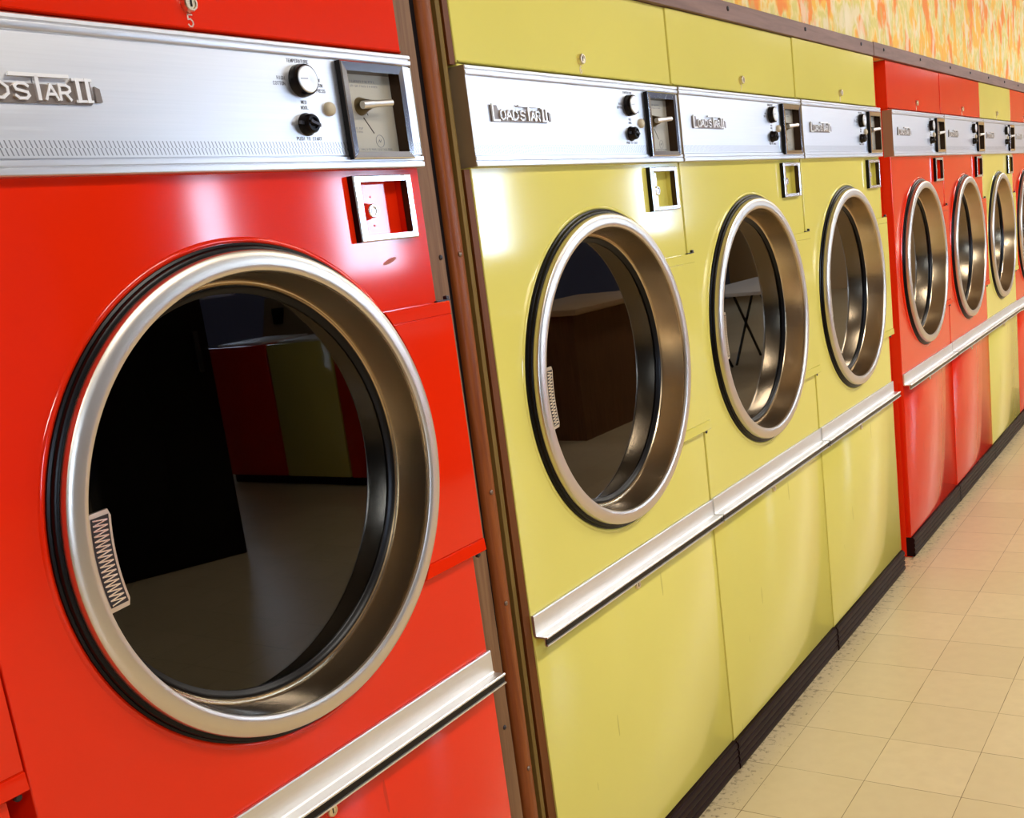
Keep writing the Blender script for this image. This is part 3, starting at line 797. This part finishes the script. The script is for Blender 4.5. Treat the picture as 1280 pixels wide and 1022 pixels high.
screw(plank, -0.0042, -0.108, 1.383); screw(plank, -0.0042, -0.116, 0.556)
screw(post, -0.0028, -0.0575, 1.384, m=SCRL); screw(post, -0.0028, -0.0620, 0.975, m=SCRL); screw(post, -0.0028, -0.0640, 0.771, m=SCRL); screw(post, -0.0028, -0.0650, 0.45, m=SCRL)
# filler between the yellow and the far red block
bm = bmesh.new(); box(bm, -0.10, -0.034, 3 * W + 0.002, Y5 - 0.002, 0, 1.8583)
struct('trim_6', bm, RED)

# ------------------------------------------------------------------ room
X0, X1, YA, YB, H = -0.80, 6.20, -4.2, 15.5, 2.95
bm = bmesh.new(); box(bm, X0, X1 + 0.15, YA - 0.15, YB + 0.15, -0.12, 0.0)
struct('floor', bm, FLOORM)
bm = bmesh.new(); box(bm, X0, X1 + 0.15, YA - 0.15, YB + 0.15, H, H + 0.12)
struct('ceiling', bm, CEILM)
YD0, YD1 = YR - 2 * W - 0.03, Y5 + 4 * W + 0.004
bm = bmesh.new()
box(bm, X0, -0.004, YA, YB, ZTOP + 0.0015, H)                     # bulkhead over the dryers
box(bm, X0, -0.004, YA, YD0, 0, ZTOP + 0.0015); box(bm, X0, -0.004, YD1, YB, 0, ZTOP + 0.0015)
box(bm, X0 - 0.1, X0, YA, YB, 0, H)
struct('wall_left', bm, PAPER)
bm = bmesh.new(); box(bm, X0, X1, YA - 0.15, YA, 0, H); struct('wall_front', bm, WALLD)
bm = bmesh.new(); box(bm, X0, X1, YB, YB + 0.15, 0, H); struct('wall_back', bm, mat('warm_cream_plaster', (0.66, 0.45, 0.22), 0.85, noise=0.05, nscale=3))
# right wall with a row of windows
WZ0, WZ1, WW = 1.22, 2.22, 0.95
wins = [-1.8, 4.45, 6.65, 8.65, 12.9]  # first one is added, unseen, to light the door rings
bm = bmesh.new()
box(bm, X1, X1 + 0.15, YA, YB, 0, WZ0); box(bm, X1, X1 + 0.15, YA, YB, WZ1, H)
ys = YA
for c in wins:
    box(bm, X1, X1 + 0.15, ys, c - WW / 2, WZ0, WZ1); ys = c + WW / 2
box(bm, X1, X1 + 0.15, ys, YB, WZ0, WZ1)
weld(bm)
struct('wall_right', bm, WALLW)
SKYP = mat('daylit_pane', (0.1, 0.1, 0.1), 0.3, emit=(0.60, 0.76, 1.0), emit_s=WIN if 'WIN' in globals() else 24.0)
for i, c in enumerate(wins):
    bm = bmesh.new()
    t = 0.04
    box(bm, X1 + 0.03, X1 + 0.09, c - WW / 2, c + WW / 2, WZ0, WZ0 + t); box(bm, X1 + 0.03, X1 + 0.09, c - WW / 2, c + WW / 2, WZ1 - t, WZ1)
    box(bm, X1 + 0.03, X1 + 0.09, c - WW / 2, c - WW / 2 + t, WZ0 + t, WZ1 - t); box(bm, X1 + 0.03, X1 + 0.09, c + WW / 2 - t, c + WW / 2, WZ0 + t, WZ1 - t)
    box(bm, X1 + 0.035, X1 + 0.085, c - 0.015, c + 0.015, WZ0 + t, WZ1 - t)
    w_ = struct('window_%d' % (i + 1), bm, FIXW)
    bm = bmesh.new(); box(bm, X1 + 0.055, X1 + 0.065, c - WW / 2 + t, c + WW / 2 - t, WZ0 + t, WZ1 - t)
    finish('pane', bm, SKYP, w_)
# trim boards over the dryers
def board(name, y0, y1, x1, zt):
    bm = bmesh.new(); box(bm, -0.0039, x1, y0, y1, ZTOP + 0.0018, zt, bev=0.0015)
    return struct(name, bm, WTRIM)
b1 = board('trim_7', YA, 2.388, 0.0125, 1.903); b2 = board('trim_8', 2.391, YB, 0.0135, 1.905)
for y in (-2.6, -2.0, -1.45, -0.9, -0.4, 0.1, 0.6, 1.137, 1.70, 2.245): screw(b1, 0.0125, y, 1.886, 0.006)
for y in (2.51, 3.02, 3.53, 3.93, 4.35, 4.77, 5.17): screw(b2, 0.0135, y, 1.886, 0.006)

# ------------------------------------------------------------------ what stands across the aisle (it shows in the door glass)
def washer(loc, m, label):
    t = thing('top_load_washer', label, 'washing machine', loc, 'washers across the aisle')
    w = 0.565
    bm = bmesh.new(); box(bm, 0.004, w - 0.004, 0.0, 0.66, 0.06, 0.93, bev=0.006); finish('body', bm, m, t, smooth=40)
    bm = bmesh.new(); box(bm, 0.004, w - 0.004, 0.04, 0.62, 0.0, 0.06); finish('plinth', bm, KICK, t)
    bm = bmesh.new(); box(bm, 0.07, w - 0.07, 0.04, 0.46, 0.93, 0.945, bev=0.004); finish('lid', bm, FIXW, t, smooth=40)
    bm = bmesh.new(); extr = [(0.50, 0.93), (0.66, 0.93), (0.66, 1.20), (0.58, 1.20)]
    a = [bm.verts.new((0.004, y, z)) for y, z in extr]; b = [bm.verts.new((w - 0.004, y, z)) for y, z in extr]
    for k in range(4): bm.faces.new((a[k], a[(k + 1) % 4], b[(k + 1) % 4], b[k]))
    bm.faces.new(a); bm.faces.new(b[::-1])
    bs = finish('backsplash', bm, SIDE, t)
    bm = bmesh.new(); box(bm, 0.36, 0.43, 0.50, 0.56, 1.02, 1.13, bev=0.006); finish('coin_box', bm, BLACKP, bs, smooth=40)
    return t
washer((3.035, 3.30, 0), RED, 'red top loading washer nearest the dryers, mirrored in the big red dryer glass')
washer((3.605, 3.30, 0), YEL, 'yellow top loading washer mirrored in the big red dryer glass')
washer((4.175, 3.30, 0), RED, 'red top loading washer farther from the dryers than the yellow washer')
# tall dark cabinet
ang = math.atan2(1.68 - 2.03, 3.32 - 3.16)
t = thing('vending_cabinet', 'tall black cabinet mirrored as a dark shape in the big red dryer glass', 'cabinet', (3.16, 2.03, 0), None, ang)
bm = bmesh.new(); box(bm, 0.0, 0.62, 0.0, 0.45, 0.0, 1.95, bev=0.008); finish('body', bm, BLACKP, t, smooth=40)
bm = bmesh.new(); box(bm, 0.03, 0.59, -0.012, -0.001, 0.12, 1.90, bev=0.004); d_ = finish('door', bm, BLACKP, t, smooth=40)
bm = bmesh.new(); box(bm, 0.05, 0.075, -0.035, -0.012, 0.95, 1.15, bev=0.004); finish('handle', bm, SCREWM, d_, smooth=40)
# wooden folding counter
t = thing('folding_counter', 'brown wooden laundry counter mirrored in the glass beside the wooden post', 'counter', (2.55, 4.55, 0))
bm = bmesh.new(); box(bm, 0, 0.85, 0, 1.45, 0.86, 0.90, bev=0.004); finish('counter_top', bm, WCOUNT, t, smooth=40)
bm = bmesh.new(); box(bm, 0.06, 0.79, 0.05, 1.40, 0.0, 0.858); finish('base', bm, WPLANK, t)
# light folding table on crossed black legs
t = thing('folding_table', 'pale folding table on black crossed legs, mirrored in the middle yellow dryer glass', 'table', (2.15, 6.75, 0))
bm = bmesh.new(); box(bm, 0, 0.75, 0, 1.75, 0.72, 0.75, bev=0.004); finish('tabletop', bm, mat('pale_laminate', (0.62, 0.60, 0.58), 0.35), t, smooth=40)
def tube(bm, p, q, r=0.013, n=10):
    p, q = Vector(p), Vector(q); dv = (q - p).normalized(); u = dv.orthogonal().normalized(); v = dv.cross(u)
    A = [bm.verts.new(p + (u * math.cos(2 * PI * k / n) + v * math.sin(2 * PI * k / n)) * r) for k in range(n)]
    B = [bm.verts.new(q + (u * math.cos(2 * PI * k / n) + v * math.sin(2 * PI * k / n)) * r) for k in range(n)]
    for k in range(n): bm.faces.new((A[k], A[(k + 1) % n], B[(k + 1) % n], B[k]))
    bm.faces.new(A[::-1]); bm.faces.new(B)
for x in (0.08, 0.67):
    for ya, yb in ((0.2, 0.85), (0.85, 0.2), (0.95, 1.55), (1.55, 0.95)):
        bm = bmesh.new(); tube(bm, (x, ya, 0.013), (x, yb, 0.722)); finish('leg', bm, BLACKP, t, smooth=60)
# red chair behind the table
t = thing('stacking_chair', 'red seated chair by the pale folding table, mirrored in the middle yellow dryer glass', 'chair', (3.25, 7.2, 0))
bm = bmesh.new(); box(bm, 0, 0.42, 0, 0.42, 0.43, 0.46, bev=0.01); finish('seat', bm, RED, t, smooth=50)
bm = bmesh.new(); box(bm, 0.40, 0.43, 0.01, 0.41, 0.58, 0.84, bev=0.01); finish('backrest', bm, RED, t, smooth=50)
for x, y in ((0.03, 0.03), (0.03, 0.39)):
    bm = bmesh.new(); tube(bm, (x - 0.02, y, 0.012), (x, y, 0.432), 0.011); finish('leg', bm, CHROME, t, smooth=60)
for y in (0.03, 0.39):
    bm = bmesh.new(); tube(bm, (0.45, y, 0.012), (0.415, y, 0.60), 0.011); finish('leg', bm, CHROME, t, smooth=60)

# ------------------------------------------------------------------ light: fluorescent fixtures and daylight through the windows
LAMP = mat('fluorescent_diffuser', (0.8, 0.8, 0.8), 0.5, emit=(1.0, 0.94, 0.84), emit_s=3.0)
def fixture(x, y, label):
    t = thing('ceiling_light', label, 'ceiling light', (x, y, H), 'fluorescent ceiling lights')
    bm = bmesh.new(); box(bm, -0.16, 0.16, -0.62, 0.62, -0.07, -0.001, bev=0.006); finish('housing', bm, FIXW, t, smooth=40)
    bm = bmesh.new(); box(bm, -0.14, 0.14, -0.60, 0.60, -0.078, -0.0702); finish('diffuser', bm, LAMP, t)
    ld = bpy.data.lights.new('lamp_light', 'AREA'); ld.shape = 'RECTANGLE'; ld.size = 0.28; ld.size_y = 1.2
    ld.energy = POW; ld.color = (1.0, 0.95, 0.87)
    lo = bpy.data.objects.new('tube_light', ld); COL.objects.link(lo); lo.parent = t; lo.location = (0, 0, -0.085)
POW = 37.0
for y in (-2.5, 0.0, 2.6, 5.2, 7.8):  # nearest lamp is added, unseen, to brighten the floor mirrored in the doors
    fixture(1.9 if y > -1 else 2.7, y, 'long fluorescent ceiling light above the aisle beside the dryers')
for y in (10.6, 13.2):  # both added, unseen, to brighten the end wall that the far dryers mirror
    fixture(1.9, y, 'added long ceiling light brightening the far end wall')
# daylight entering at each window opening
for i, c in enumerate(wins):
    ld = bpy.data.lights.new('daylight', 'AREA'); ld.shape = 'RECTANGLE'; ld.size = WW - 0.1; ld.size_y = WZ1 - WZ0 - 0.1
    ld.energy = 6.0; ld.color = (0.58, 0.74, 1.0)
    lo = bpy.data.objects.new('window_daylight', ld); COL.objects.link(lo)
    lo.location = (X1 - 0.01, c, (WZ0 + WZ1) / 2); lo.rotation_euler = (PI / 2, 0, PI / 2)

world = bpy.data.worlds.new('World'); scene.world = world; world.use_nodes = True
bg = world.node_tree.nodes['Background']; bg.inputs['Color'].default_value = (0.7, 0.8, 1, 1); bg.inputs['Strength'].default_value = 0.4

# ------------------------------------------------------------------ camera (solved from the photograph)
cam = bpy.data.cameras.new('camera'); co = bpy.data.objects.new('camera', cam); COL.objects.link(co)
yaw, pitch, roll, F, PX, PY = 0.5852, -0.2085, -0.1238, 1339.4, 698.76, 577.45
fwd = Vector((-math.sin(yaw) * math.cos(pitch), math.cos(yaw) * math.cos(pitch), math.sin(pitch)))
rt = Vector((math.cos(yaw), math.sin(yaw), 0)); up = rt.cross(fwd)
r2 = rt * math.cos(roll) + up * math.sin(roll); u2 = -rt * math.sin(roll) + up * math.cos(roll)
mw = Matrix((r2, u2, -fwd)).transposed().to_4x4(); mw.translation = Vector((1.1038, -1.5079, 1.3974))
co.matrix_world = mw
cam.sensor_fit = 'HORIZONTAL'; cam.sensor_width = 36.0; cam.lens = F / 1280 * 36.0
cam.shift_x = -(PX - 640) / 1280; cam.shift_y = (PY - 511) / 1280
cam.clip_start = 0.02; cam.clip_end = 60
scene.camera = co
vs = scene.view_settings
scene.display_settings.display_device = 'sRGB'
vs.view_transform = 'Standard'; vs.look = 'None'; vs.gamma = 1.0; vs.use_curve_mapping = False
vs.exposure = 0.28
